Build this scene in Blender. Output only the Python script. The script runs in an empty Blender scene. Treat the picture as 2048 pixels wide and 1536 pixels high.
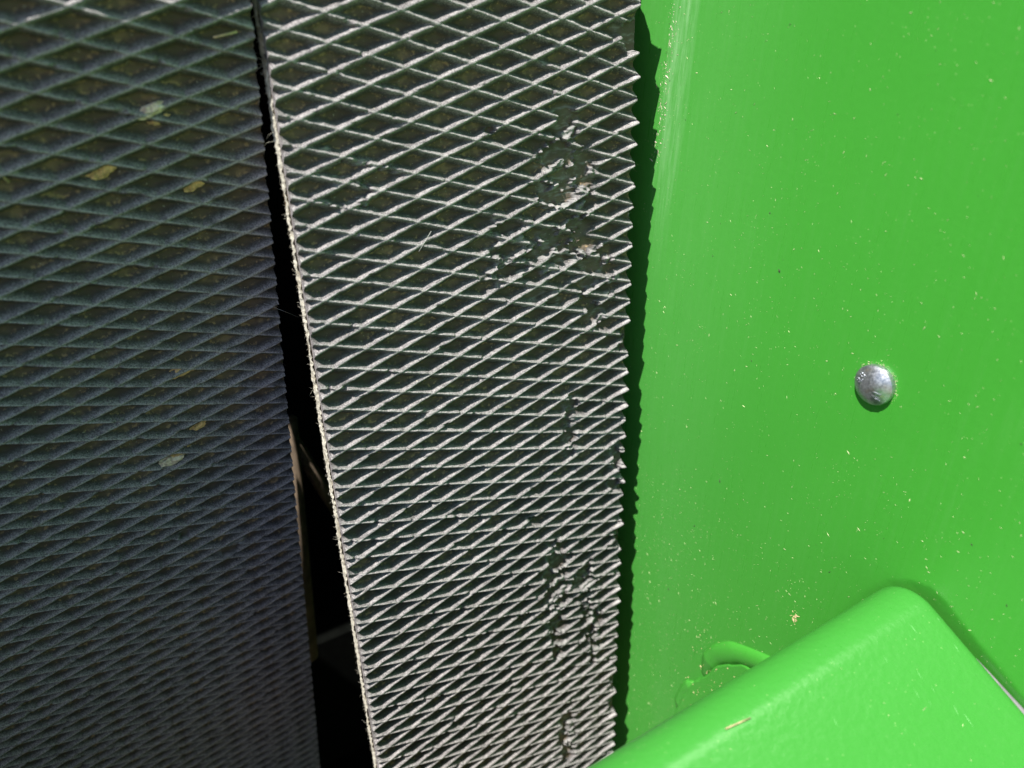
import bpy, bmesh, math, random
import numpy as np
from mathutils import Vector, Matrix

# ------------------------------------------------------------------ camera, light, exposure
scene = bpy.context.scene
COL = scene.collection
H0 = 1100.0                                   # ground lies 1.1 m below the zero of the machine frame


def W(x, n, z):
    """machine frame in mm (x along the rollers, n out towards the viewer, z up) -> world metres"""
    return Vector((x * .001, -n * .001, (z + H0) * .001))


cd = bpy.data.cameras.new('camera')
cam = bpy.data.objects.new('camera', cd)
COL.objects.link(cam)
cd.sensor_width = 36.0
cd.lens = 36.0 * 1540.0 / 2048.0
cd.clip_start = .01
cd.clip_end = 2000.0
right = Vector((.846257, -.532775, 0.0))
up = Vector((.254506, .404257, .878523))
back = Vector((-.468055, -.743456, .477700))
cam.matrix_world = Matrix.Translation(W(-94.93, 305.10, 31.11)) @ Matrix((right, up, back)).transposed().to_4x4()
cd.dof.use_dof = True
cd.dof.focus_distance = .375
cd.dof.aperture_fstop = 7.5
scene.camera = cam

S = Vector((-.47, -.125, .874)).normalized()   # towards the sun: high, from the left, almost along the belts
sun_el = math.asin(S.z)
sun_az = math.atan2(S.x, S.y)
world = bpy.data.worlds.new('World')
scene.world = world
world.use_nodes = True
wn = world.node_tree.nodes
sky = wn.new('ShaderNodeTexSky')
sky.sky_type = 'NISHITA'
sky.sun_disc = False
sky.ozone_density = 3.0
sky.sun_elevation = sun_el
sky.sun_rotation = sun_az
world.node_tree.links.new(sky.outputs[0], wn['Background'].inputs[0])
wn['Background'].inputs[1].default_value = .062

sd = bpy.data.lights.new('sun', 'SUN')
sun = bpy.data.objects.new('sun', sd)
COL.objects.link(sun)
sd.energy = 4.0
sd.angle = math.radians(.5)
sd.color = (1.0, .96, .89)
sun.rotation_euler = (-S).to_track_quat('-Z', 'Y').to_euler()
sun.location = S * 5

scene.view_settings.view_transform = 'Standard'
scene.view_settings.look = 'None'
scene.view_settings.gamma = 1.0
scene.view_settings.exposure = 1.15
scene.cycles.max_bounces = 8

rng = np.random.default_rng(7)
random.seed(7)


# ------------------------------------------------------------------ helpers
def link(o, parent=None):
    COL.objects.link(o)
    if parent is not None:
        o.parent = parent
    return o


def tag(o, label=None, cat=None, group=None, kind=None):
    for k, v in (('label', label), ('category', cat), ('group', group), ('kind', kind)):
        if v:
            o[k] = v
    return o


def empty(name, loc, label, cat, group=None):
    o = bpy.data.objects.new(name, None)
    o.empty_display_size = .02
    link(o)
    o.location = loc
    tag(o, label, cat, group)
    return o


def obj(name, verts, faces, mat, parent=None, smooth=False):
    """verts in world metres; a child keeps its world place under its parent"""
    me = bpy.data.meshes.new(name)
    off = parent_loc(parent)
    me.from_pydata([tuple(Vector(v) - off) for v in verts], [], faces)
    me.validate()
    if mat:
        me.materials.append(mat)
    if smooth:
        me.polygons.foreach_set('use_smooth', [True] * len(me.polygons))
    o = bpy.data.objects.new(name, me)
    return link(o, parent)


def parent_loc(p):
    v = Vector((0, 0, 0))
    while p is not None:
        v += p.location
        p = p.parent
    return v


def fix_normals(o):
    bm = bmesh.new()
    bm.from_mesh(o.data)
    bmesh.ops.recalc_face_normals(bm, faces=bm.faces)
    bm.to_mesh(o.data)
    bm.free()


def hash2(ix, iy, seed):
    h = (ix.astype(np.int64) * 374761393 + iy.astype(np.int64) * 668265263 + seed * 1442695041) & 0x7fffffff
    h = ((h ^ (h >> 13)) * 1274126177) & 0x7fffffff
    h = h ^ (h >> 16)
    return (h & 0xffff) / 65535.0


def vnoise(x, y, seed=0):
    ix = np.floor(x); iy = np.floor(y)
    fx = x - ix; fy = y - iy
    fx = fx * fx * (3 - 2 * fx); fy = fy * fy * (3 - 2 * fy)
    a = hash2(ix, iy, seed); b = hash2(ix + 1, iy, seed)
    c = hash2(ix, iy + 1, seed); d = hash2(ix + 1, iy + 1, seed)
    return (a + (b - a) * fx) * (1 - fy) + (c + (d - c) * fx) * fy


def sstep(e0, e1, x):
    t = np.clip((x - e0) / (e1 - e0), 0, 1)
    return t * t * (3 - 2 * t)


# ------------------------------------------------------------------ materials
def new_mat(name):
    m = bpy.data.materials.new(name)
    m.use_nodes = True
    nt = m.node_tree
    return m, nt, nt.nodes['Principled BSDF']


class NT:
    """small helper for node wiring"""
    def __init__(s, nt):
        s.nt = nt

    def n(s, t, **kw):
        node = s.nt.nodes.new(t)
        for k, v in kw.items():
            setattr(node, k, v)
        return node

    def l(s, a, b):
        s.nt.links.new(a, b)

    def coord(s, which='Object', scale=(1, 1, 1)):
        tc = s.n('ShaderNodeTexCoord')
        mp = s.n('ShaderNodeMapping')
        mp.inputs['Scale'].default_value = scale
        s.l(tc.outputs[which], mp.inputs[0])
        return mp.outputs[0]

    def noise(s, vec, scale, detail=3, rough=.55):
        t = s.n('ShaderNodeTexNoise')
        t.inputs['Scale'].default_value = scale
        t.inputs['Detail'].default_value = detail
        t.inputs['Roughness'].default_value = rough
        s.l(vec, t.inputs['Vector'])
        return t.outputs['Fac']

    def ramp(s, fac, lo, hi, a=0.0, b=1.0, smooth=True):
        r = s.n('ShaderNodeMapRange')
        r.interpolation_type = 'SMOOTHSTEP' if smooth else 'LINEAR'
        for i, v in ((1, lo), (2, hi), (3, a), (4, b)):
            r.inputs[i].default_value = v
        s.l(fac, r.inputs[0])
        return r.outputs[0]

    def math(s, op, a, b=None):
        m = s.n('ShaderNodeMath', operation=op)
        for i, v in enumerate((a, b)):
            if v is None:
                continue
            if isinstance(v, (int, float)):
                m.inputs[i].default_value = v
            else:
                s.l(v, m.inputs[i])
        return m.outputs[0]

    def mix(s, fac, a, b):
        m = s.n('ShaderNodeMix', data_type='RGBA')
        if isinstance(fac, (int, float)):
            m.inputs[0].default_value = fac
        else:
            s.l(fac, m.inputs[0])
        for i, v in ((6, a), (7, b)):
            if isinstance(v, tuple):
                m.inputs[i].default_value = (*v, 1)
            else:
                s.l(v, m.inputs[i])
        return m.outputs[2]

    def attr(s, name):
        a = s.n('ShaderNodeAttribute')
        a.attribute_name = name
        return a.outputs['Fac']

    def bump(s, height, strength, dist, bsdf):
        b = s.n('ShaderNodeBump')
        b.inputs['Strength'].default_value = strength
        b.inputs['Distance'].default_value = dist
        s.l(height, b.inputs['Height'])
        s.l(b.outputs[0], bsdf.inputs['Normal'])


def rubber_material():
    m, nt, bs = new_mat('belt_rubber')
    k = NT(nt)
    v = k.coord()
    wear = k.attr('wear')
    torn = k.attr('torn')
    grain = k.noise(v, 1600, 2, .7)
    mid = k.noise(v, 260, 4, .6)
    big = k.noise(v, 34, 4, .6)
    rubber = k.mix(mid, (.022, .021, .022), (.048, .044, .043))
    # dried mud lying in the cells
    mud = k.math('MULTIPLY', k.ramp(big, .47, .60), k.ramp(mid, .48, .60))
    mud = k.math('MULTIPLY', mud, k.ramp(wear, .40, .10))
    crumb = k.math('MULTIPLY', k.ramp(k.noise(v, 520, 3, .6), .54, .62), k.math('MULTIPLY', k.ramp(wear, .03, .075), k.ramp(wear, .36, .20)))
    crumb = k.math('MULTIPLY', crumb, k.ramp(big, .38, .52))
    mud = k.math('MAXIMUM', k.math('MULTIPLY', mud, .4), k.math('MULTIPLY', crumb, .9))
    film = k.math('MULTIPLY', k.ramp(wear, .45, .02), k.ramp(big, .30, .70, .40, .90))
    base = k.mix(film, rubber, (.185, .138, .094))
    mud = k.math('MULTIPLY', mud, k.ramp(torn, .02, .12, 1, 0))
    base = k.mix(mud, base, (.36, .25, .13))
    dust = k.mix(k.ramp(grain, .36, .64), (.155, .142, .147), (.43, .402, .402))
    f = k.math('MULTIPLY', k.math('MULTIPLY', k.ramp(wear, .10, .90), k.ramp(mid, .30, .58, .62, 1.0)), k.ramp(big, .25, .75, .78, 1.0))
    c = k.mix(f, base, dust)
    c = k.mix(k.math('MULTIPLY', k.ramp(wear, .88, .99), k.ramp(grain, .35, .6, .2, .8)), c, (.44, .415, .41))
    c = k.mix(k.math('MULTIPLY', torn, k.ramp(mid, .36, .60, .35, 1.0)), c, (.30, .29, .285))
    specks = k.ramp(k.noise(v, 900, 1, .5), .735, .76)
    c = k.mix(k.math('MULTIPLY', specks, .7), c, (.42, .39, .30))
    k.l(c, bs.inputs['Base Color'])
    bs.inputs['Roughness'].default_value = .85
    bs.inputs['Specular IOR Level'].default_value = .22
    k.bump(k.math('ADD', k.math('MULTIPLY', grain, .35), mid), .35, .0004, bs)
    return m


def cream_material():
    m, nt, bs = new_mat('cut_fabric_ply')
    k = NT(nt)
    v = k.coord()
    a = k.noise(v, 700, 3, .7)
    b = k.noise(v, 120, 3, .6)
    c = k.mix(k.ramp(a, .3, .7), (.36, .33, .26), (.70, .67, .58))
    c = k.mix(k.ramp(b, .52, .70, 0, .6), c, (.30, .25, .17))
    k.l(c, bs.inputs['Base Color'])
    bs.inputs['Roughness'].default_value = .95
    k.bump(a, .9, .0006, bs)
    return m


def green_material(name, scuff, lo=(.041, .264, .026), hi=(.050, .290, .032)):
    m, nt, bs = new_mat(name)
    k = NT(nt)
    v = k.coord()
    big = k.noise(v, 9, 3, .5)
    green = k.mix(big, lo, hi)
    # chalky film and rubbing marks
    vs = k.coord(scale=(1, 1, .055))
    streak = k.noise(vs, 420, 4, .65)
    fine = k.noise(k.coord(scale=(1, 1, .16)), 900, 3, .6)
    film = k.math('MULTIPLY', k.ramp(streak, .45, .85), k.ramp(big, .35, .65, .02, .06))
    c = k.mix(film, green, (.20, .42, .17))
    if scuff:
        # two rubbed bands beside the belt, made where the belt edge has flapped against the sheet
        sep = k.n('ShaderNodeSeparateXYZ')
        tc = k.n('ShaderNodeTexCoord')
        k.l(tc.outputs['Object'], sep.inputs[0])
        y, z = sep.outputs[1], sep.outputs[2]
        band = k.math('MULTIPLY', k.ramp(y, .134, .143, 0, 1), k.ramp(y, .156, .150, 0, 1))
        band = k.math('MULTIPLY', band, k.ramp(z, .02, .150, 0, 1))
        band = k.math('MULTIPLY', band, k.ramp(streak, .36, .66, .08, .42))
        c = k.mix(band, c, (.36, .60, .33))
        sheen_tint = k.math('MULTIPLY', k.ramp(y, .045, .150, 0, 1), k.ramp(streak, .1, .9, .13, .22))  # soft sheen towards the belt, put into the colour as a paler tone
        c = k.mix(sheen_tint, c, (.16, .42, .14))
        chip = k.math('MULTIPLY', k.ramp(y, .148, .151, 0, 1), k.ramp(y, .159, .156, 0, 1))
        chip = k.math('MULTIPLY', chip, k.ramp(z, .03, .12, 0, 1))
        chip = k.math('MULTIPLY', chip, k.ramp(fine, .66, .70))
        c = k.mix(chip, c, (.50, .42, .33))
    # pollen and dust grains
    vo = k.n('ShaderNodeTexVoronoi')
    vo.inputs['Scale'].default_value = 430
    k.l(v, vo.inputs['Vector'])
    sp = k.math('MULTIPLY', k.ramp(vo.outputs['Distance'], .13, .07), k.ramp(k.noise(v, 60, 3, .6), .50, .60))
    c = k.mix(k.math('MULTIPLY', sp, .5), c, (.36, .55, .22))
    k.l(c, bs.inputs['Base Color'])
    k.l(k.ramp(streak, .2, .85, .26, .36), bs.inputs['Roughness'])
    bs.inputs['Specular IOR Level'].default_value = .5
    peel = k.noise(v, 330, 2, .4)
    k.bump(k.math('ADD', peel, k.math('MULTIPLY', fine, .35)), .12 if scuff else .30, .0006, bs)
    return m


def plain(name, col, rough, metal=0.0, var=.25, scale=120, bump=.2):
    m, nt, bs = new_mat(name)
    k = NT(nt)
    v = k.coord()
    a = k.noise(v, scale, 4, .6)
    lo = tuple(c * (1 - var) for c in col)
    hi = tuple(min(1, c * (1 + var)) for c in col)
    k.l(k.mix(k.ramp(a, .3, .7), lo, hi), bs.inputs['Base Color'])
    bs.inputs['Roughness'].default_value = rough
    bs.inputs['Metallic'].default_value = metal
    if bump:
        k.bump(a, bump, .0006, bs)
    return m


def zinc_material():
    m, nt, bs = new_mat('zinc_plate')
    k = NT(nt)
    v = k.coord()
    a = k.noise(v, 900, 3, .65)
    b = k.noise(v, 260, 3, .6)
    c = k.mix(k.ramp(a, .3, .7), (.38, .40, .43), (.56, .58, .62))
    c = k.mix(k.ramp(b, .58, .72, 0, .55), c, (.50, .42, .30))
    k.l(c, bs.inputs['Base Color'])
    bs.inputs['Metallic'].default_value = .9
    k.l(k.ramp(a, .3, .7, .30, .46), bs.inputs['Roughness'])
    k.bump(a, .15, .0002, bs)
    return m


def ground_material():
    m, nt, bs = new_mat('dry_stubble')
    k = NT(nt)
    v = k.coord()
    a = k.noise(v, 6, 6, .7)
    b = k.noise(v, 90, 4, .7)
    c = k.mix(k.ramp(a, .35, .65), (.22, .175, .10), (.33, .27, .165))
    c = k.mix(k.ramp(b, .45, .65), c, (.24, .21, .10))
    k.l(c, bs.inputs['Base Color'])
    bs.inputs['Roughness'].default_value = .95
    k.bump(b, .8, .02, bs)
    return m


M_RUB = rubber_material()
M_CREAM = cream_material()
M_PANEL = green_material('green_sheet_paint', True)
M_COVER = green_material('green_cover_paint', False, (.042, .250, .032), (.050, .268, .040))
M_ZINC = zinc_material()
M_DARK = plain('dark_painted_steel', (.016, .022, .016), .6)
M_GREY = plain('grey_rubber_strip', (.20, .19, .20), .7)
M_RUST = plain('dusty_rusty_steel', (.15, .11, .075), .85, 0, .35, 60)
M_GAP_SHADE = plain('gap_shade_black', (.0025, .003, .0025), 1.0)  # near black stands in for the deep shade inside the gap
M_GAP_SHADE.node_tree.nodes['Principled BSDF'].inputs['Specular IOR Level'].default_value = .05
M_TAN = plain('dry_straw', (.55, .44, .24), .85, 0, .3, 300)
M_MUD = plain('dried_mud', (.68, .43, .20), .95, 0, .45, 500, .8)
M_CHAFF = plain('pale_chaff', (.46, .52, .27), .85, 0, .35, 400, 0)
M_BLACKSPECK = plain('dark_grit', (.03, .03, .02), .9, 0, .3, 400, 0)
M_WEB = plain('cobweb_thread', (.55, .55, .52), .6, 0, .1, 400, 0)
M_GROUND = ground_material()

# ------------------------------------------------------------------ ground
g = 600.0
o = obj('ground', [(-g, -g, 0), (g, -g, 0), (g, g, 0), (-g, g, 0)], [(0, 1, 2, 3)], M_GROUND)
tag(o, kind='structure')

# ------------------------------------------------------------------ belts
A = 15.5                      # half a tread cell across the belt, mm
B = 5.2319                    # half a tread cell along the belt, mm
PERP = 9.914                  # distance between neighbouring ribs, mm
HR = 4.2                      # rib height, mm
STEPS = np.array([0, .04, .075, .105, .135, .165, .2, .24, .285, .34, .42, .5])
STEPS = np.concatenate([STEPS, 1 - STEPS[-2:0:-1]])

HOLES = [(8.16, 5.98, .34, .6), (7.98, 9.69, .46, .62), (8.8, 11.01, .4, .64), (7.92, 11.91, .42, .46), (7.53, 13.03, .15, .46),
         (8.16, 13.2, .27, .37), (7.58, 16.41, .27, .57), (8.46, 15.79, .24, .29), (7.38, 17.65, .27, .58), (7.77, 18.84, .2, .39),
         (9.4, 20.5, .34, .62), (9.26, 21.97, .21, .37), (6.91, 21.92, .27, .35), (7.65, 23.06, .2, .36), (9.55, 25.73, .2, .39),
         (8.49, 35.07, .22, .48), (8.31, 35.99, .18, .48), (8.34, 37.34, .13, .31), (8.45, 39.3, .18, .44), (8.39, 40.99, .18, .38),
         (10.45, 42.77, .25, .54), (10.62, 43.94, .2, .95), (10.51, 47.35, .18, .7), (6.59, 47.55, .15, .26), (7.5, 51.96, .14, .35),
         (7.56, 54.17, .21, .64), (7.65, 55.31, .34, .87), (9.03, 58.38, .33, .84), (8.78, 59.24, .31, .61), (7.38, 56.84, .17, .88),
         (7.37, 59.95, .14, .91), (7.58, 63.66, .25, .71), (9.67, 66.14, .22, .83), (7.6, 66.15, .13, 1.04), (7.64, 69.07, .15, 1.07),
         (9.47, 68.05, .11, .84), (9.54, 70.67, .11, .86), (9.52, 73.23, .11, .7), (8.18, 81.47, .27, .74), (8.07, 83.21, .17, .75),
         (8.24, 87.16, .17, .78), (5.53, 6.38, .12, .2), (10.75, -.8, .5, .6), (10.72, .22, .3, .5)]
LUMPS = [(8.41, 7.03, .23, .17), (8.22, 7.4, .3, .35), (7.92, 10.02, .42, .36), (7.73, 11.97, .27, .27), (9.14, 11.14, .2, .28),
         (8.85, 12.55, .32, .42), (8.75, 14.11, .28, .38), (7.87, 14.1, .51, .37), (7.67, 18.29, .28, .34), (8.16, 18.31, .32, .3),
         (7.57, 19.71, .44, .35), (7.07, 20.92, .27, .25), (10.17, 22.25, .31, .43), (9.86, 23.66, .22, .27), (7.86, 22.16, .28, .31),
         (6.57, 22.72, .19, .25), (9.73, 26.02, .22, .39), (8.65, 36.72, .27, .37), (8.54, 37.53, .23, .37), (8.73, 40.83, .23, .32),
         (8.27, 41.96, .28, .26), (7.79, 57.92, .39, .45), (7.91, 59.6, .45, .53), (9.29, 60.43, .37, .47), (9.09, 61.07, .31, .39),
         (7.66, 60.38, .44, .38), (7.78, 62.25, .4, .47), (9.26, 63.91, .21, .64), (9.46, 66.63, .27, .5), (7.28, 65.24, .25, .4),
         (7.9, 66.06, .31, .4), (9.75, 69.57, .33, .51), (9.9, 71.95, .28, .52), (8.03, 68.05, .21, .41), (7.92, 70.2, .26, .5),
         (9.92, 74.15, .28, .36), (8.34, 83.09, .28, .56), (8.43, 86.59, .34, .39), (.55, 6.33, .21, .18), (1.52, 7.66, .19, .19),
         (2.56, 8.73, .18, .16), (.65, 8.6, .19, .19), (1.52, 10.98, .11, .16), (5.43, 7.49, .17, .16), (5.67, 13.79, .21, .22),
         (6.36, 16.18, .29, .28), (5.97, 18.09, .22, .24), (6.6, 19.65, .23, .24), (9.21, 7.12, .27, .18)]


TRACKS = [(8.1, 13.5, 1.5, 9.5, 1.0), (9.5, 22.5, .9, 5.5, .9), (8.4, 38, .45, 5.5, .8), (7.6, 59, .6, 9, .9), (9.4, 65, .6, 10, .9), (8.15, 85, .5, 6, .9), (1.3, 9.2, 1.6, 2.6, .45), (5.8, 17, 1.4, 4.5, .5), (10.6, 45, .35, 4, .8)]


def tread(x, s, seed, holes, lumps):
    tracks = TRACKS if holes is HOLES else []
    """height above the belt sheet (mm), wear and torn masks at lattice position x (across), s (along)"""
    wob = (vnoise(x * 1.3, s * .5, seed) - .5) * .035
    wob2 = (vnoise(x * 1.3 + 40, s * .5 + 9, seed) - .5) * .035
    p = (x - s) / 2 + wob
    q = (x + s) / 2 + wob2
    nf = vnoise(x * 14, s * 5, seed + 3)
    nm = vnoise(x * 5, s * 2, seed + 4)
    du = np.abs(q - np.round(q)) * PERP + (nf - .5) * .26
    dd = np.abs(p - np.round(p)) * PERP + (nf - .5) * .36
    cu = .50 + (nm - .5) * .25
    cdn = .44 + (nm - .5) * .30

    def prof(d, c, hh):
        t = np.clip((d - c) / 2.9, 0, 1)
        base = hh * (1 - (1.45 * t - .45 * t * t))
        crown = -.16 * np.clip(np.abs(d) / c, 0, 1.4) ** 2
        foot = .30 * (1 - sstep(3.2, 3.8, d))
        return np.maximum(base + crown * (base > 1.5), 0) + foot
    hu = prof(du, cu, HR - .3)
    hd = prof(dd, cdn, HR - .36)
    # little nicks out of the crests
    nick = sstep(.80, .93, vnoise(x * 4.3 + 11, s * 1.6, seed + 5))
    hd = hd * (1 - .30 * nick)
    nick2 = sstep(.84, .95, vnoise(x * 4.1 + 57, s * 1.5, seed + 6))
    hu = hu * (1 - .22 * nick2)
    kk = .7
    h = np.maximum(hu, hd)
    h = h + np.maximum(kk - np.abs(hu - hd), 0) ** 2 / (4 * kk) * np.clip(h / 2.0, 0, 1)
    # the free ends of the rising ribs have curled up at the cut edge
    curl = hash2(np.round(q), np.full_like(q, 5), seed)
    h = h * (1 + (.08 + .62 * curl ** 4) * sstep(10.25, 10.87, x) * (du < dd)) * (1 - .85 * (curl < .22) * sstep(10.45, 10.8, x + (nf - .5) * .3))
    torn = np.zeros_like(h)
    # long ragged tracks where the ribs have been chewed away
    for zx, zs, zrx, zrs, amt in tracks:
        z_ = 1 - sstep(.55, 1.05, np.sqrt(((x - zx) / zrx) ** 2 + ((s - zs) / zrs) ** 2))
        g_ = vnoise(x * 2.6 + 3, s * .95, seed + 12) * .65 + vnoise(x * 8, s * 3.0, seed + 13) * .35
        lost = sstep(.53, .62, g_) * z_ * amt
        h = h * (1 - .85 * lost)
        torn = np.maximum(torn, lost * .13)
        edge = sstep(.44, .52, g_) * (1 - sstep(.54, .60, g_)) * z_ * (h > 1.5)
        h = h + edge * (vnoise(x * 9, s * 3.6, seed + 14) - .35) * 1.6
        torn = np.maximum(torn, edge * .8)
    n1 = vnoise(x * 7, s * 2.6, seed + 8)
    n2 = vnoise(x * 9, s * 3.4, seed + 9)
    for hx, hs, rx, rs in holes:
        rx, rs = rx * 1.22, rs * 1.22
        m = (np.abs(x - hx) < rx * 2) & (np.abs(s - hs) < rs * 2)
        if not m.any():
            continue
        r = np.sqrt(((x[m] - hx) / rx) ** 2 + ((s[m] - hs) / rs) ** 2) + (n1[m] - .5) * .7 + (n2[m] - .5) * .35
        w = 1 - sstep(.86, 1.12, r)
        h[m] = h[m] * (1 - w) + w * (.15 + .5 * n2[m])
        torn[m] = np.maximum(torn[m], w * .13)
        torn[m] = np.maximum(torn[m], (1 - sstep(1.1, 1.5, r)) * (1 - w) * .8)
    for hx, hs, rx, rs in lumps:
        m = (np.abs(x - hx) < rx * 2) & (np.abs(s - hs) < rs * 2)
        if not m.any():
            continue
        # lumps lie along the rising ribs
        dx = x[m] - hx
        ds = s[m] - hs
        r = np.sqrt((dx / rx) ** 2 + ((ds + dx * .75) / (rs * 1.05)) ** 2) + (n1[m] - .5) * .8 + (n2[m] - .5) * .4
        w = 1 - sstep(.55, 1.05, r)
        h[m] = np.maximum(h[m], w * (1.9 + 1.7 * n2[m]))
        torn[m] = np.maximum(torn[m], w)
    wear = np.clip(h / HR, 0, 1)
    return h, wear, torn


class Run:
    """a hanging run of belt: straight below v0, bent back over a roller above it"""
    def __init__(s, P0, t, v0, R):
        s.P0 = np.array(P0, float)
        s.t = np.array(t, float) / np.linalg.norm(t)
        s.nrm = np.array([0, -s.t[2], s.t[1]])
        if s.nrm[1] < 0:
            s.nrm = -s.nrm
        s.v0, s.R = v0, R

    def frame(s, v):
        phi = np.clip((s.v0 - v) / s.R, 0, None)[:, None]
        n = s.nrm * np.cos(phi) - s.t * np.sin(phi)
        t = s.t * np.cos(phi) + s.nrm * np.sin(phi)
        return phi, n, t

    def pos(s, x, v, h):
        phi, n, t = s.frame(v)
        c = s.P0 + s.t * s.v0 - s.nrm * s.R
        line = s.P0 + s.t * v[:, None]
        P = np.where(phi > 0, c + s.R * n, line) + h[:, None] * n
        P[:, 0] += x
        return P


def world_np(P):
    return np.stack([P[:, 0] * .001, -P[:, 1] * .001, (P[:, 2] + H0) * .001], 1)


def mesh_np(name, V, polys, mat, nrm=None, attrs=None, parent=None):
    """polys: list of int arrays (k x 3/4); V world metres"""
    me = bpy.data.meshes.new(name)
    V = V - np.array(parent_loc(parent))[None, :]
    loops = np.concatenate([p.ravel() for p in polys])
    sizes = np.concatenate([np.full(len(p), p.shape[1]) for p in polys])
    me.vertices.add(len(V))
    me.vertices.foreach_set('co', V.astype(np.float32).ravel())
    me.loops.add(len(loops))
    me.loops.foreach_set('vertex_index', loops.astype(np.int32))
    me.polygons.add(len(sizes))
    me.polygons.foreach_set('loop_start', np.concatenate([[0], np.cumsum(sizes)[:-1]]).astype(np.int32))
    me.polygons.foreach_set('loop_total', sizes.astype(np.int32))
    me.polygons.foreach_set('use_smooth', np.ones(len(sizes), bool))
    me.update(calc_edges=True)
    for k, a in (attrs or {}).items():
        at = me.attributes.new(k, 'FLOAT', 'POINT')
        at.data.foreach_set('value', a.astype(np.float32))
    me.materials.append(mat)
    if nrm is not None:
        me.normals_split_custom_set_from_vertices(nrm.astype(np.float32))
    o = bpy.data.objects.new(name, me)
    return link(o, parent)


def clip_poly(pts, idx, lim, sign):
    out = []
    for i in range(len(pts)):
        a, b = pts[i], pts[(i + 1) % len(pts)]
        ia = sign * (a[idx] - lim) >= 0
        ib = sign * (b[idx] - lim) >= 0
        if ia:
            out.append(a)
        if ia != ib:
            t = (lim - a[idx]) / (b[idx] - a[idx])
            out.append(a + (b - a) * t)
    return out


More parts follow.
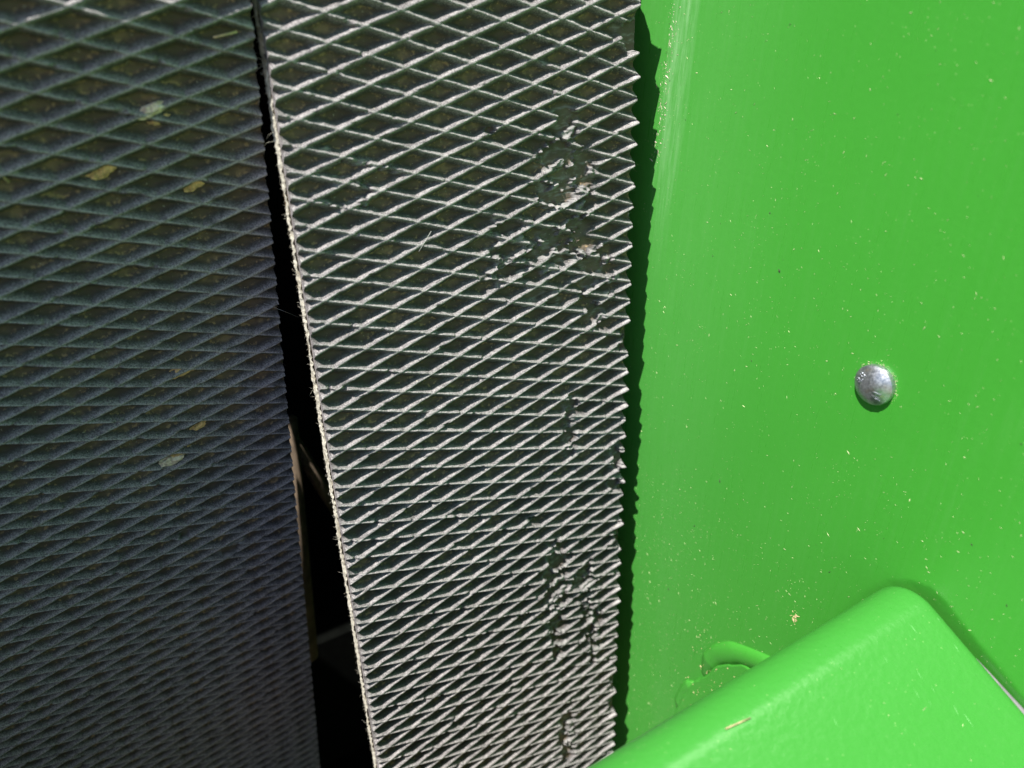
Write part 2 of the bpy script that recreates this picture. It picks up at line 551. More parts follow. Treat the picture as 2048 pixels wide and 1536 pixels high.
def belt(label, run, x0, xl, xr, s0, s1, seed, holes, lumps, group):
    root = empty('baler_belt', W(*(run.P0 + np.array([x0 + (xl + xr) / 2 * A, 0, 0]))), label, 'belt', group)
    # lattice of sample points lying along the two rib directions
    pmin, pmax = math.floor((xl - s1) / 2) - 1, math.ceil((xr - s0) / 2) + 1
    qmin, qmax = math.floor((xl + s0) / 2) - 1, math.ceil((xr + s1) / 2) + 1
    P = np.concatenate([np.arange(pmin, pmax)[:, None] + STEPS[None, :-1]], 0).ravel()
    Q = np.concatenate([np.arange(qmin, qmax)[:, None] + STEPS[None, :-1]], 0).ravel()
    ip, iq = np.meshgrid(np.arange(len(P) - 1), np.arange(len(Q) - 1), indexing='ij')
    ip = ip.ravel(); iq = iq.ravel()
    cx = (P[ip] + P[ip + 1] + Q[iq] + Q[iq + 1]) / 2
    cs = (Q[iq] + Q[iq + 1] - P[ip] - P[ip + 1]) / 2
    keep = (cx > xl - .3) & (cx < xr + .3) & (cs > s0) & (cs < s1)
    ip = ip[keep]; iq = iq[keep]
    nq = len(Q)
    quad = np.stack([ip * nq + iq, ip * nq + iq + 1, (ip + 1) * nq + iq + 1, (ip + 1) * nq + iq], 1)
    used, inv = np.unique(quad, return_inverse=True)
    quad = inv.reshape(quad.shape)
    p = P[used // nq]; q = Q[used % nq]
    x = p + q; s = q - p
    e = .028
    h, wear, torn = tread(x, s, seed, holes, lumps)
    hx = tread(x + e, s, seed, holes, lumps)[0]; hx2 = tread(x - e, s, seed, holes, lumps)[0]
    es = e * A / B
    hs = tread(x, s + es, seed, holes, lumps)[0]; hs2 = tread(x, s - es, seed, holes, lumps)[0]
    nx = -(hx - hx2) / (2 * e * A); nv = -(hs - hs2) / (2 * es * B)
    data = np.stack([x, s, h, wear, torn, nx, nv], 1)
    inside = (x >= xl) & (x <= xr)
    cnt = inside[quad].sum(1)
    full = quad[cnt == 4]
    part = quad[(cnt > 0) & (cnt < 4)]
    tris = []
    extra = []
    nb = len(data)
    for f in part:
        poly = [data[i] for i in f]
        poly = clip_poly(poly, 0, xl, 1)
        if len(poly) > 2:
            poly = clip_poly(poly, 0, xr, -1)
        if len(poly) < 3:
            continue
        base = nb + len(extra)
        extra.extend(poly)
        for j in range(1, len(poly) - 1):
            tris.append((base, base + j, base + j + 1))
    data = np.concatenate([data, np.array(extra)], 0)
    tris = np.array(tris, int)
    x, s, h, wear, torn, nx, nv = data.T
    v = s * B
    pos = run.pos(x0 + x * A, v, h - HR)
    _, nn, tt = run.frame(v)
    nrm = np.zeros_like(pos)
    nrm[:, 0] = nx
    nrm += tt * nv[:, None] + nn
    nrm /= np.linalg.norm(nrm, axis=1)[:, None]
    Wp = world_np(pos)
    Wn = np.stack([nrm[:, 0], -nrm[:, 1], nrm[:, 2]], 1)

    def owner(f):
        cx = x[f].mean(1); cs = s[f].mean(1)
        pp = (cx - cs) / 2; qq = (cx + cs) / 2
        dp = np.abs(pp - np.round(pp)) * PERP; dq = np.abs(qq - np.round(qq)) * PERP
        own = np.where(dq <= dp, 1000 + np.round(qq), 3000 + np.round(pp))
        return np.where(np.minimum(dp, dq) > 3.3, 0, own).astype(int)
    # orientation of faces
    for arr in (full, tris):
        a, b, c = Wp[arr[0][0]], Wp[arr[0][1]], Wp[arr[0][2]]
        if np.dot(np.cross(b - a, c - a), Wn[arr[0][0]]) < 0:
            arr[:] = arr[:, ::-1]
    of, ot = owner(full), owner(tris)
    for own in np.unique(np.concatenate([of, ot])):
        F = full[of == own]; T = tris[ot == own]
        idx, inv = np.unique(np.concatenate([F.ravel(), T.ravel()]), return_inverse=True)
        polys = []
        if len(F):
            polys.append(inv[:F.size].reshape(F.shape))
        if len(T):
            polys.append(inv[F.size:].reshape(T.shape))
        mesh_np('tread_rib' if own else 'belt_sheet', Wp[idx], polys, M_RUB, Wn[idx],
                {'wear': wear[idx], 'torn': torn[idx]}, root)
    # cut sides: a lip of rubber, the woven ply, and the back
    sv = np.arange(s0 * B, s1 * B, .7)
    m = len(sv)

    def rows(x_, hs, jit, sd_):
        r = []
        for j, hh in enumerate(hs):
            jx = (vnoise(sv * .9, np.full(m, j * 3.7), sd_) - .5) * jit + (vnoise(sv * .13, np.full(m, j * 1.1), sd_ + 1) - .5) * jit * .8
            jh = (vnoise(sv * .8, np.full(m, j * 5.1 + 3), sd_ + 2) - .5) * jit * .7
            r.append(run.pos(np.full(m, x0 + x_ * A) + jx, sv, np.full(m, hh) + jh))
        return r

    def strip(name, R_, mat, flip, attrs=None):
        V = world_np(np.concatenate(R_, 0))
        fs = []
        for j in range(len(R_) - 1):
            i = np.arange(m - 1)
            f = np.stack([j * m + i, j * m + i + 1, (j + 1) * m + i + 1, (j + 1) * m + i], 1)
            fs.append(f[:, ::-1] if flip else f)
        at = {'wear': np.full(len(V), .05), 'torn': np.zeros(len(V))}
        return mesh_np(name, V, [np.concatenate(fs, 0)], mat, None, at, root)
    for side, xx in ((-1, xl), (1, xr)):
        a = rows(xx, [-HR, -HR - .45], .0, seed + 20)
        strip('edge_lip', a, M_RUB, side > 0)
        hc, wc, tc_ = tread(np.full(m, float(xx)), sv / B, seed, holes, lumps)
        cap = [run.pos(np.full(m, x0 + xx * A), sv, hc * f_ - HR) for f_ in (1, .66, .33, 0)]
        o = strip('rib_ends', cap, M_RUB, side > 0)
        o.data.attributes['wear'].data.foreach_set('value', np.tile(np.where(hc > .5, .86, .1), 4).astype(np.float32))
        b = rows(xx, [-HR - .45, -HR - 1.4, -HR - 2.4, -HR - 3.4, -HR - 4.5, -HR - 5.5], 1.1, seed + 30)
        b = [r + np.array([[side * .25, 0, 0]]) for r in b]
        strip('ply_edge', b, M_CREAM, side > 0)
        # fibres pulled out of the cut edge
        fv, ff = [], []
        cnt_ = 1500 if side < 0 else 500
        vv = rng.uniform(s0 * B, s1 * B, cnt_)
        hh = -HR - rng.uniform(.9, 5.0, cnt_) if side < 0 else -HR - rng.uniform(.0, 4.0, cnt_)
        base = run.pos(np.full(cnt_, x0 + xx * A) + side * .2, vv, hh)
        ln = rng.gamma(2.0, .42, cnt_) + .3
        long_ = rng.random(cnt_) < .03
        ln[long_] *= 2.2
        for i in range(cnt_):
            d = np.array([side * rng.uniform(.5, 1), rng.normal(0, .5), rng.normal(.1, .5)])
            d /= np.linalg.norm(d)
            d2 = d + np.array([0, rng.normal(0, .5), rng.normal(-.1, .5)])
            p0 = base[i]; p1 = p0 + d * ln[i] * .55; p2 = p1 + d2 * ln[i] * .45
            w = np.cross(d, [0, .8, .6]); w = w / (np.linalg.norm(w) + 1e-9) * .07
            w2 = np.cross(d, w); w2 = w2 / (np.linalg.norm(w2) + 1e-9) * .07
            k0 = len(fv)
            fv += [p0 + w, p0 - w * .5 + w2, p0 - w * .5 - w2, p1 + w * .8, p1 - w * .4 + w2 * .8, p1 - w * .4 - w2 * .8, p2]
            for j in range(3):
                j2 = (j + 1) % 3
                ff += [(k0 + j, k0 + j2, k0 + 3 + j2), (k0 + j, k0 + 3 + j2, k0 + 3 + j), (k0 + 3 + j, k0 + 3 + j2, k0 + 6)]
        o = mesh_np('frayed_fibres', world_np(np.array(fv)), [np.array(ff)], M_CREAM, None, None, root)
        tag(o, kind='stuff')
    bl = run.pos(np.full(m, x0 + xl * A), sv, np.full(m, -HR - 5.5))
    br = run.pos(np.full(m, x0 + xr * A), sv, np.full(m, -HR - 5.5))
    strip('belt_back', [bl, br], M_RUB, False)
    return root


RC = Run((0, 0, 0), (0, .0593, -.99824), -15.0, 72)
RL = Run((0, -.25, 14.63), (0, -.21664, -.97627), -1, 45)
belt('sunlit black rubber belt with grey diamond tread and torn ribs beside the green sheet', RC, 0.0, -.5, 10.87, -24, 106, 11,
     HOLES, LUMPS, 'ribbed baler belts')
belt('shaded dark rubber belt with diamond tread and mud clods at the left', RL, -84.6, -7.3, 4.72, -18, 150, 23,
     [(.9, 48.5, .12, .4), (2.2, 53.0, .3, .6)], [(2.6, 52.2, .3, .4), (1.9, 54.2, .3, .4)], 'ribbed baler belts')


def on_left(x, s, h):
    return RL.pos(np.array([-84.6 + x * A]), np.array([s * B]), np.array([h]))[0]


def on_centre(x, s, h):
    return RC.pos(np.array([x * A]), np.array([s * B]), np.array([h]))[0]


# ------------------------------------------------------------------ green side sheet
XP = 188.5


REFL_LINE = [(120, -330), (150, -262), (165, -225), (174, -210), (183.6, -202.6), (192.2, -200.2), (199.5, -202.6), (212.4, -210.0), (224.5, -216.0), (235.8, -222.0), (330, -266), (420, -320)]


def panel_x(n, z):
    d = .35 * np.sin(n * .021 + z * .013) + .25 * np.sin(n * .008 - z * .017 + 1.3)
    lean = .02 * (z + 150) + .028 * 120 * (np.log(np.cosh(np.clip((z + 130) / 120, -8, 8))) - .02)
    # slope shaped to darken a strip in place of the cover's reflection
    nn = np.asarray(n, float); zz = np.asarray(z, float)
    dist = np.full(nn.shape, -99.0)
    ins = np.zeros(nn.shape, bool)
    best = np.full(nn.shape, 1e9)
    for (a0, b0), (a1, b1) in zip(REFL_LINE[:-1], REFL_LINE[1:]):
        ex, ez = a1 - a0, b1 - b0
        t = np.clip(((nn - a0) * ex + (zz - b0) * ez) / (ex * ex + ez * ez), 0, 1)
        dx, dz = nn - (a0 + t * ex), zz - (b0 + t * ez)
        dd = np.sqrt(dx * dx + dz * dz)
        m = dd < best
        best = np.where(m, dd, best)
        ins = np.where(m, (ex * dz - ez * dx) < 0, ins)
    q = np.where(ins, best, 0)
    refl_dip = 2.1 * np.clip(q / 11.0, 0, 1)
    return XP + d * .6 + np.clip(lean, -8, 8) - 2.0 + refl_dip


side = empty('side_sheet', W(XP, 150, -150), 'bright green painted steel side sheet with one round bolt head', 'side panel')
gn = np.concatenate([np.arange(-916, -40, 40.), np.arange(-40, 140, 4.), np.arange(140, 262, 1.25), np.arange(262, 300, 4.), np.arange(300, 620, 20.)])
gz = np.concatenate([np.arange(-1090, -560, 20.), np.arange(-560, -280, 4.), np.arange(-280, -190, 1.25), np.arange(-190, 80, 4.), np.arange(80, 400, 20.)])
NN, ZZ = np.meshgrid(gn, gz, indexing='ij')
PX = panel_x(NN, ZZ)
V = np.stack([PX.ravel(), NN.ravel(), ZZ.ravel()], 1)
i, j = np.meshgrid(np.arange(len(gn) - 1), np.arange(len(gz) - 1), indexing='ij')
i = i.ravel(); j = j.ravel(); nz_ = len(gz)
f = np.stack([i * nz_ + j, i * nz_ + j + 1, (i + 1) * nz_ + j + 1, (i + 1) * nz_ + j], 1)
a, b, c = (world_np(V[f[0][k]][None])[0] for k in range(3))
if np.cross(b - a, c - a)[0] > 0:
    f = f[:, ::-1]
mesh_np('front_face', world_np(V), [f], M_PANEL, None, None, side)
# the back of the sheet and its rim, 4 mm behind
n0, n1, z0, z1 = gn[0], gn[-1], gz[0], gz[-1]
bk = [W(XP + 14, n0, z0), W(XP + 14, n1, z0), W(XP + 14, n1, z1), W(XP + 14, n0, z1)]
obj('back_face', bk, [(0, 1, 2, 3)], M_PANEL, side)

# --- carriage bolt
BX, BN, BZ, BR = float(panel_x(np.array([145.3]), np.array([-124.4]))[0]), 145.6, -123.9, 8.8
vs, fs = [], []
BT = 2.6
prof = [(BR - .25, -1.0), (BR, .35), (BR, BT - .4), (BR - .25, BT)]
for k in range(1, 15):
    r = (BR - .25) * math.cos(k / 14 * math.pi / 2) ** .9 if k < 14 else 0
    t = 1 - (r / (BR - .25)) ** 2
    prof.append((r, BT + 3.1 * t))
seg = 48
for r, hgt in prof[:-1]:
    for k in range(seg):
        a_ = 2 * math.pi * k / seg
        vs.append(W(BX - hgt, BN + r * math.cos(a_), BZ + r * math.sin(a_)))
vs.append(W(BX - prof[-1][1], BN, BZ))
for q_ in range(len(prof) - 2):
    for k in range(seg):
        k2 = (k + 1) % seg
        fs.append((q_ * seg + k, q_ * seg + k2, (q_ + 1) * seg + k2, (q_ + 1) * seg + k))
lastr = (len(prof) - 2) * seg
for k in range(seg):
    fs.append((lastr + k, lastr + (k + 1) % seg, len(vs) - 1))
bolt = obj('bolt', vs, fs, M_ZINC, side, True)
fix_normals(bolt)
bolt['label'] = 'zinc plated round bolt head stamped 8.8 and JH'


def dome_h(r):
    t = 1 - min(1, r / (BR - .25)) ** 2
    return BT + 3.1 * t


def stamp(text, cn, cz, size):
    """raised lettering on the dome; up and right directions taken in the plane of the sheet"""
    upv = Vector((-.9899, .1416)); rt = Vector((.2727, .9621))
    cu = bpy.data.curves.new('stamp', 'FONT')
    cu.body = text
    cu.size = size
    cu.align_x = 'CENTER'
    cu.align_y = 'CENTER'
    cu.extrude = .28
    cu.offset = .07
    cu.resolution_u = 3
    to = bpy.data.objects.new('stamp', cu)
    link(to)
    dg = bpy.context.evaluated_depsgraph_get()
    me = bpy.data.meshes.new_from_object(to.evaluated_get(dg))
    bpy.data.objects.remove(to)
    off = parent_loc(bolt)
    for v in me.vertices:
        pn = cn + rt.x * v.co.x + upv.x * v.co.y
        pz = cz + rt.y * v.co.x + upv.y * v.co.y
        hgt = dome_h(math.hypot(pn, pz)) + .08 + v.co.z
        v.co = W(BX - hgt, BN + pn, BZ + pz) - off
    me.materials.clear()
    me.materials.append(M_ZINC)
    o_ = bpy.data.objects.new('stamped_marking', me)
    link(o_, bolt)
    return o_


stamp('8.8', -5.0, 2.0, 4.2)
stamp('JH', 3.7, -2.8, 4.2)

# --- plate welded on the sheet, half hidden by the cover
pl = [(66, -440), (68.2, -406.5), (71.8, -389.6), (77.5, -373.0), (88.5, -354.5), (92.7, -342.5), (99.4, -334.0), (112.7, -321.8),
      (118.3, -322.1), (133.4, -316.6), (170, -306), (215, -318), (215, -440)]


def densify(pts, step, amp, seed):
    out = []
    for k in range(len(pts)):
        p0, p1 = np.array(pts[k], float), np.array(pts[(k + 1) % len(pts)], float)
        m_ = max(1, int(np.linalg.norm(p1 - p0) / step))
        for t in range(m_):
            out.append(p0 + (p1 - p0) * t / m_)
    out = np.array(out)
    out += (np.stack([vnoise(out[:, 0] * .4, out[:, 1] * .4, seed), vnoise(out[:, 0] * .4 + 9, out[:, 1] * .4, seed + 1)], 1) - .5) * amp
    return out


PB = float(panel_x(np.array([95.]), np.array([-350.]))[0])
pp = densify(pl, 3, 1.6, 5)
mm = len(pp)
vs = [W(PB + 1.5, a_, b_) for a_, b_ in pp] + [W(PB - 2.2, a_, b_) for a_, b_ in pp] + [W(PB - 2.6, 150 + (a_ - 150) * .985, -370 + (b_ + 370) * .985) for a_, b_ in pp]
fs = []
for k in range(mm):
    k2 = (k + 1) % mm
    fs += [(k, k2, mm + k2, mm + k), (mm + k, mm + k2, 2 * mm + k2, 2 * mm + k)]
fs.append(tuple(range(2 * mm, 3 * mm)))
plate = obj('welded_plate', vs, fs, M_PANEL, side)
fix_normals(plate)


def bead(path, rad, name='weld_bead', flat=.5, parent=plate, mat=M_PANEL, x=PB, ends=True):
    pts = []
    for k in range(len(path) - 1):
        p0, p1 = np.array(path[k], float), np.array(path[k + 1], float)
        m_ = max(2, int(np.linalg.norm(p1 - p0) / 1.2))
        for t in range(m_):
            pts.append(p0 + (p1 - p0) * t / m_)
    pts.append(np.array(path[-1], float))
    pts = np.array(pts)
    for _ in range(6):
        pts[1:-1] = (pts[:-2] + pts[1:-1] * 2 + pts[2:]) / 4
    vs_, fs_ = [], []
    sg = 12
    L = len(pts)
    for k in range(L):
        d = pts[min(k + 1, L - 1)] - pts[max(k - 1, 0)]
        d /= np.linalg.norm(d)
        w = np.array([-d[1], d[0]])
        u = k / (L - 1)
        r = rad * (min(1, 4 * u + .35) * min(1, 4 * (1 - u) + .35) if ends else 1) * (1 + .04 * math.sin(k * .23 + 1))
        for q_ in range(sg):
            a_ = 2 * math.pi * q_ / sg
            pnt = pts[k] + w * r * math.cos(a_)
            vs_.append(W(x - r * flat * math.sin(a_), pnt[0], pnt[1]))
    for k in range(L - 1):
        for q_ in range(sg):
            q2 = (q_ + 1) % sg
            fs_.append((k * sg + q_, k * sg + q2, (k + 1) * sg + q2, (k + 1) * sg + q_))
    fs_.append(tuple(range(sg)))
    fs_.append(tuple(range((L - 1) * sg, L * sg)))
    o_ = obj(name, vs_, fs_, mat, parent, True)
    fix_normals(o_)
    return o_


bead([(84.6, -358.6), (87.0, -344.5), (92.4, -333.5), (103.3, -321.8), (114.4, -315.6), (130, -309.5), (150, -304)], 7.0)
bead([(78.2, -373.4), (72.6, -383.2), (69.3, -394.6), (67.8, -407.5)], 4.6)

# ------------------------------------------------------------------ folded green cover in front
cover = empty('folded_cover', W(60, 190, -205), 'folded bright green steel cover with a rounded edge along the bottom of the belts', 'cover')
cn_, cz_, R_ = 189.3, -221.3, 17.0
outer = [(cn_ - R_, -420), (cn_ - R_, -300)]
for k in range(0, 15):
    ang = math.pi - k / 14 * (math.pi - math.atan2(.909, .417))
    outer.append((cn_ + R_ * math.cos(ang), cz_ + R_ * math.sin(ang)))
p_ = outer[-1]
for L_ in (25, 60, 110, 170, 240):
    outer.append((p_[0] + .909 * L_, p_[1] - .417 * L_))
op = np.array(outer)
tg = np.gradient(op, axis=0)
tg /= np.linalg.norm(tg, axis=1)[:, None]
inn = op + np.stack([tg[:, 1], -tg[:, 0]], 1) * 4.0
xs = np.concatenate([np.linspace(-900, 150, 9), [165, 175, 180, 182.2, 183.1, 183.5]])
inset = np.concatenate([np.zeros(11), [0, 0, 0, .25, .7]])[-len(xs):]
inset = np.zeros(len(xs)); inset[-3:] = (.25, .8, 1.6)
vs, fs = [], []
npf = len(op)
for xi, ins in zip(xs, inset):
    ip_ = op + np.stack([tg[:, 1], -tg[:, 0]], 1) * ins
    for a_, b_ in ip_:
        vs.append(W(xi, a_, b_))
no = len(vs)
for xi in xs:
    for a_, b_ in inn:
        vs.append(W(xi, a_, b_))
for k in range(len(xs) - 1):
    for q_ in range(npf - 1):
        fs.append((k * npf + q_, k * npf + q_ + 1, (k + 1) * npf + q_ + 1, (k + 1) * npf + q_))
        fs.append((no + k * npf + q_, no + (k + 1) * npf + q_, no + (k + 1) * npf + q_ + 1, no + k * npf + q_ + 1))
for k in (0, len(xs) - 1):
    for q_ in range(npf - 1):
        fs.append((k * npf + q_, k * npf + q_ + 1, no + k * npf + q_ + 1, no + k * npf + q_))
o = obj('bent_plate', vs, fs, M_COVER, cover, True)
fix_normals(o)
# grey strip showing between the cover and the sheet
path = [(217, -219.5), (240, -229.2), (300, -256.5), (380, -293)]
o = bead(path, 1.7, 'edge_strip', 1.0, cover, M_GREY, 185.6)

# ------------------------------------------------------------------ the dark inside of the machine, with added light blockers
frame = empty('baler_housing', W(0, -400, -1100), 'dark steel frame inside the machine seen through the gap between the belts', 'machine frame')


def boxv(x0_, x1_, n0_, n1_, z0_, z1_):
    return [W(x, n, z) for x in (x0_, x1_) for n in (n0_, n1_) for z in (z0_, z1_)], \
           [(0, 1, 3, 2), (4, 6, 7, 5), (0, 4, 5, 1), (2, 3, 7, 6), (0, 2, 6, 4), (1, 5, 7, 3)]


def box(name, *lim, mat=M_DARK, parent=frame):
    v_, f_ = boxv(*lim)
    o_ = obj(name, v_, f_, mat, parent)
    fix_normals(o_)
    return o_


box('rear_wall', -1200, 198, -912, -900, -1090, 160, mat=M_GAP_SHADE)
box('left_wall', -1212, -1200, -900, -60, -1090, 160, mat=M_GAP_SHADE)
box('floor_plate', -1190, 180, -890, 160, -720, -710, mat=M_GAP_SHADE)  # unseen, drawn forward to cut ground bounce on the lower belts
box('gap_shade_plate', 176, 182, -890, -45, -985, 160, mat=M_GAP_SHADE)  # black sheet added over the green side, painting the shade in the gap
wp = [(98, -705), (98, -254), (250, -72), (256, -72), (256, -705)]
vs = [W(x, a_, b_) for x in (-900, -125) for a_, b_ in wp]
o = obj('unseen_light_block', vs, [(0, 1, 2, 3, 4), (5, 6, 7, 8, 9)] + [(k, (k + 1) % 5, 5 + (k + 1) % 5, 5 + k) for k in range(5)], M_DARK, frame)  # added out of view to keep sky and ground light off the left belt
fix_normals(o)
# roof drawn forward to cut skylight; made-up slot puts sun on the post
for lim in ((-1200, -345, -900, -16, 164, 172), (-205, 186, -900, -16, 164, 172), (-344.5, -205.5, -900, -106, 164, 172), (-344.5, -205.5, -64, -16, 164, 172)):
    box('roof_plate', *lim, mat=M_GAP_SHADE)


def tube(name, p0, p1, r, mat, parent):
    p0 = W(*p0); p1 = W(*p1)
    d = (p1 - p0).normalized()
    a_ = d.orthogonal().normalized(); b_ = d.cross(a_)
    vs_ = []
    for c_ in (p0, p1):
        for k in range(20):
            t = 2 * math.pi * k / 20
            vs_.append(c_ + (a_ * math.cos(t) + b_ * math.sin(t)) * r * .001)
    fs_ = [(k, (k + 1) % 20, 20 + (k + 1) % 20, 20 + k) for k in range(20)] + [tuple(range(20)), tuple(range(20, 40))]
    o_ = obj(name, vs_, fs_, mat, parent, True)
    fix_normals(o_)
    return o_


tube('frame_post', (13.5, -156, -240), (-.5, -150, -452), 8, M_RUST, frame)
tube('brace_rod', (14, -160, -250), (46, -160, -345), 5, M_RUST, frame)
v_, f_ = boxv(-40, 110, -225, -190, -640, -487)
o = obj('deflector_block', v_, f_, M_GAP_SHADE, frame)
fix_normals(o)

# ------------------------------------------------------------------ loose bits
def clod(x, s, size, flat, label, mat=M_MUD, seed=0, hgt=-3.3):
    c = on_left(x, s, hgt)
    bm = bmesh.new()
    bmesh.ops.create_icosphere(bm, subdivisions=3, radius=1.0)
    r_ = random.Random(seed)
    ph = [r_.uniform(0, 6.28) for _ in range(6)]
    for v in bm.verts:
        d = v.co.copy()
        k = 1 + .22 * math.sin(3.1 * d.x + ph[0]) * math.cos(2.7 * d.y + ph[1]) + .14 * math.sin(7 * d.z + 5 * d.x + ph[2]) + .10 * math.sin(11 * d.y + 9 * d.x + ph[3]) + .07 * r_.uniform(-1, 1)
        v.co = d * k
    # long along the rising rib, thin off the belt
    t = Vector((RL.t[0], -RL.t[1], RL.t[2])); n = Vector((RL.nrm[0], -RL.nrm[1], RL.nrm[2])); xx = Vector((1, 0, 0))
    u = (xx * .95 - t * .32).normalized(); w = n.cross(u)
    for v in bm.verts:
        q_ = v.co
        v.co = (u * q_.x * size + w * q_.y * size * .42 + n * max(-.2, q_.z) * size * flat) * .001
    me = bpy.data.meshes.new('mud_clod')
    bm.to_mesh(me)
    bm.free()
    me.materials.append(mat)
    me.polygons.foreach_set('use_smooth', [False] * len(me.polygons))
    o_ = bpy.data.objects.new('mud_clod', me)
    o_.location = W(*c)
    link(o_)
    tag(o_, label, 'mud clod', 'mud clods stuck on the left belt')
    return o_


M_MUDW = plain('whitish_mud', (.84, .62, .47), .95, 0, .4, 500, .8)
clod(2.23, 5.75, 5.2, .35, 'whitish mud smear on a rib in the upper half of the shaded belt', M_MUDW, 1, -1.6)
clod(2.36, 6.5, 3.6, .4, 'small brown mud clod just under the whitish smear on the shaded belt', M_MUD, 2)
clod(1.72, 28.35, 6.4, .34, 'tan smooth mud clod beside the crumbly one halfway down the shaded belt', plain('tan_mud', (.80, .50, .24), .95, 0, .25, 300, .5), 3)
clod(2.2, 28.2, 4.6, .3, 'crumbly yellow mud clod right of the smooth one halfway down the shaded belt', M_MUD, 4)
clod(1.02, 38.2, 6.6, .38, 'pale grey crumbly mud clod lowest of the big ones on the shaded belt', M_MUDW, 5)
clod(1.3, 37.6, 4.6, .34, 'ochre mud clod on top of the pale grey one', M_MUD, 6)
clod(1.95, 35.1, 4.2, .25, 'thin greyish mud patch between the two larger clods near the belt gap', M_MUD, 7)
clod(-1.57, 35.8, 4.4, .28, 'brown mud streak far left on the shaded belt', M_MUD, 8)
clod(.95, 9.75, 5.6, .22, 'flat brown mud patch in a cell left of the middle of the shaded belt', M_MUD, 9)
clod(2.95, 11.6, 5.0, .22, 'flat yellowish mud patch in a cell near the edge of the shaded belt', M_MUD, 10)


def stalk(p0, p1, r, label, mat=M_TAN):
    o_ = tube('straw', p0, p1, r, mat, None)
    return tag(o_, label, 'straw')


pa, pb = on_left(3.78, 1.15, -.2), on_left(4.32, .85, -.2)
stalk(pa, pb, .38, 'short pale straw lying across a rib near the top of the shaded belt')
pa, pb = on_left(-1.1, 9.1, -2.6), on_left(-.98, 9.8, -2.6)
stalk(pa, pb, .5, 'yellow straw end at the left edge of the shaded belt')
pa, pb = on_centre(9.88, 36.5, -2.4), on_centre(9.98, 35.9, -2.2)
stalk(pa, pb, .16, 'tiny pale straw in a cell low on the sunlit belt')
pa, pb = on_centre(2.9, 15.4, .6), on_centre(3.35, 13.9, .2)
stalk(pa, pb, .09, 'fine white hair across a rib of the sunlit belt', M_WEB)




# tuft of ply thread hanging off the right edge
def threads(name, P, n_, length, label, seed, mat=M_CREAM, down=1.0):
    r_ = random.Random(seed)
    vs_, fs_ = [], []
    for _ in range(n_):
        p = Vector(P)
        d = Vector((r_.uniform(.0, .5), r_.uniform(-.1, .5), -down + r_.uniform(-.3, .5))).normalized()
        L_ = length * r_.uniform(.4, 1)
        prev = None
        for k in range(7):
            w = .09 * (1 - k / 9)
            base_ = len(vs_)
            for q_ in range(3):
                a_ = q_ * 2.094
                vs_.append(W(p.x + w * math.cos(a_), p.y + w * math.sin(a_), p.z + w * .3 * math.sin(a_)))
            if prev is not None:
                for q_ in range(3):
                    q2 = (q_ + 1) % 3
                    fs_.append((prev + q_, prev + q2, base_ + q2, base_ + q_))
            prev = base_
            p = p + d * L_ / 7
            d = (d + Vector((r_.uniform(-.35, .45), r_.uniform(-.3, .3), r_.uniform(-.3, .25)))).normalized()
    o_ = obj(name, vs_, fs_, mat)
    return tag(o_, label, 'thread')


threads('thread_tuft', on_centre(10.87, 10.6, -3.6), 9, 9.5, 'small tuft of pale threads hanging from the right edge of the sunlit belt', 4)
tuftP = on_left(4.72, 23.2, -3.5)
q0 = Vector(W(*on_left(4.7, 22.4, -3))); q1 = Vector(W(*(on_left(4.7, 24.6, -3) + np.array([9, 4, -1]))))
stalk(on_left(4.3, 23.0, -1), tuple(on_left(4.7, 24.4, 0) + np.array([8.0, 3, -2])), .05, 'single cobweb thread across the gap between the two belts', M_WEB)

# chaff and dust flakes stuck on the green sheet
def flakes(name, count, gen, mat, smin, smax, long_=1.0):
    vs_, fs_ = [], []
    for _ in range(count):
        c, u, w, n = gen()
        s_ = random.uniform(smin, smax) * (1 + random.random() ** 6 * 1.5)
        a_ = random.uniform(0, math.pi)
        e1 = (u * math.cos(a_) + w * math.sin(a_)) * s_ * long_ * random.uniform(.7, 1.5)
        e2 = (w * math.cos(a_) - u * math.sin(a_)) * s_ * random.uniform(.3, .7)
        b0 = len(vs_)
        vs_ += [c - e1, c + e2 * random.uniform(.6, 1), c + e1, c - e2, c + n * s_ * .45]
        fs_ += [(b0, b0 + 1, b0 + 4), (b0 + 1, b0 + 2, b0 + 4), (b0 + 2, b0 + 3, b0 + 4), (b0 + 3, b0, b0 + 4)]
    o_ = obj(name, [W(*v) for v in vs_], fs_, mat)
    return o_


def gen_panel():
    while True:
        n, z = random.uniform(-15, 260), random.uniform(-470, 40)
        dens = .16 + .34 * float(vnoise(np.array([n * .022]), np.array([z * .022]), 77)[0])
        if z < -240 and n < 150:
            dens *= 2.6
        if random.random() < dens:
            break
    return Vector((float(panel_x(np.array([n]), np.array([z]))[0]) - .04, n, z)), Vector((0, 1, 0)), Vector((0, 0, 1)), Vector((-1, 0, 0))


def gen_clump(cn0, cz0, rad):
    def g_():
        n, z = random.gauss(cn0, rad), random.gauss(cz0, rad * 1.6)
        return Vector((float(panel_x(np.array([n]), np.array([z]))[0]) - .04, n, z)), Vector((0, 1, 0)), Vector((0, 0, 1)), Vector((-1, 0, 0))
    return g_


def gen_cover():
    x = random.uniform(-60, 180); L_ = random.uniform(0, 120)
    return Vector((x, outer[16][0] + .909 * L_ + .417 * .03, outer[16][1] - .417 * L_ + .909 * .03)), Vector((1, 0, 0)), Vector((0, .909, -.417)), Vector((0, .417, .909))


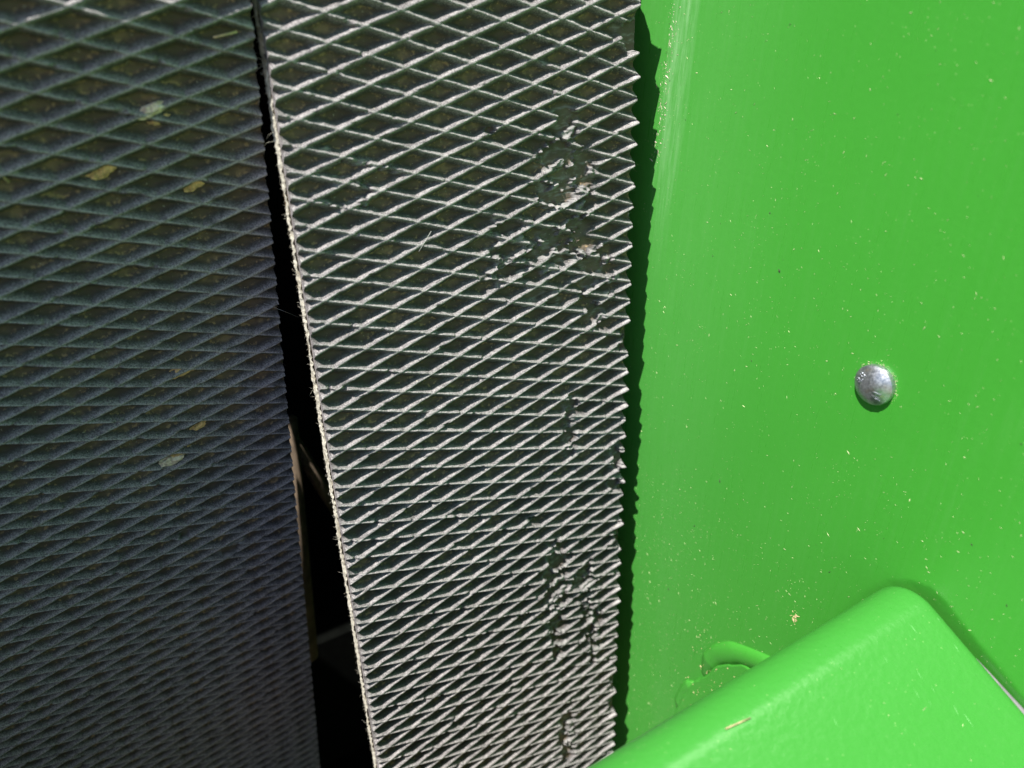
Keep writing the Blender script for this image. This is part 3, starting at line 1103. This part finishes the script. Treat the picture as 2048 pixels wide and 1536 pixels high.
tag(flakes('chaff_dust', 4200, gen_panel, M_CHAFF, .07, .21, 2.0), kind='stuff')
tag(flakes('dark_grit', 90, gen_panel, M_BLACKSPECK, .2, .5), kind='stuff')
tag(flakes('chaff_clump', 26, gen_clump(134.5, -266, 1.2), M_TAN, .2, .6, 1.4), 'little tan chaff clump stuck on the green sheet above the cover', 'chaff clump')
tag(flakes('cover_dust', 120, gen_cover, M_CHAFF, .12, .32, 2.0), kind='stuff')


def gen_plate():
    n, z = random.uniform(72, 150), random.uniform(-400, -318)
    return Vector((PB - 2.65, n, z)), Vector((0, 1, 0)), Vector((0, 0, 1)), Vector((-1, 0, 0))


tag(flakes('plate_dust', 160, gen_plate, M_TAN, .2, .6), kind='stuff')


def gen_boltring():
    a_ = random.uniform(-.6, 2.6) if random.random() < .7 else random.uniform(0, 6.28)
    r_ = BR + abs(random.gauss(.3, .7))
    n, z = BN + r_ * math.cos(a_), BZ + r_ * math.sin(a_)
    return Vector((BX - .04, n, z)), Vector((0, 1, 0)), Vector((0, 0, 1)), Vector((-1, 0, 0))


tag(flakes('bolt_dust', 90, gen_boltring, M_CHAFF, .10, .26, 1.6), kind='stuff')


def gen_scuffchips():
    n, z = random.gauss(-3.5, 2.2), random.uniform(-60, 15)
    return Vector((float(panel_x(np.array([n]), np.array([z]))[0]) - .04, n, z)), Vector((0, 1, 0)), Vector((0, 0, 1)), Vector((-1, 0, 0))


M_CHIP = plain('bare_chip', (.62, .52, .42), .8, 0, .3, 400, 0)
tag(flakes('paint_chips', 170, gen_scuffchips, M_CHIP, .10, .34, 1.7), kind='stuff')

stalk((64, 193.2, -203.9), (75, 194.5, -204.4), .24, 'thin dry straw lying on the rounded edge of the green cover')


def gen_scratch():
    x = random.uniform(90, 182); L_ = random.uniform(2, 70)
    d = Vector((-.25, .9, -.41)).normalized()
    return Vector((x, outer[16][0] + .909 * L_ + .417 * .02, outer[16][1] - .417 * L_ + .909 * .02)), d, Vector((1, .25, 0)).normalized(), Vector((0, .417, .909))


def scratches(name, count, gen, mat):
    vs_, fs_ = [], []
    for _ in range(count):
        c, u, w, n = gen()
        u = (u + w * random.uniform(-.15, .15)).normalized()
        L_ = random.uniform(1.0, 4.0); wd = random.uniform(.03, .09)
        b0 = len(vs_)
        vs_ += [c - u * L_, c + w * wd, c + u * L_, c - w * wd, c + n * .03]
        fs_ += [(b0, b0 + 1, b0 + 4), (b0 + 1, b0 + 2, b0 + 4), (b0 + 2, b0 + 3, b0 + 4), (b0 + 3, b0, b0 + 4)]
    return obj(name, [W(*v) for v in vs_], fs_, mat)


M_SCR = plain('scratched_paint', (.22, .55, .20), .6, 0, .2, 400, 0)
o = scratches('fine_scratches', 16, gen_scratch, M_SCR)
tag(o, kind='stuff')
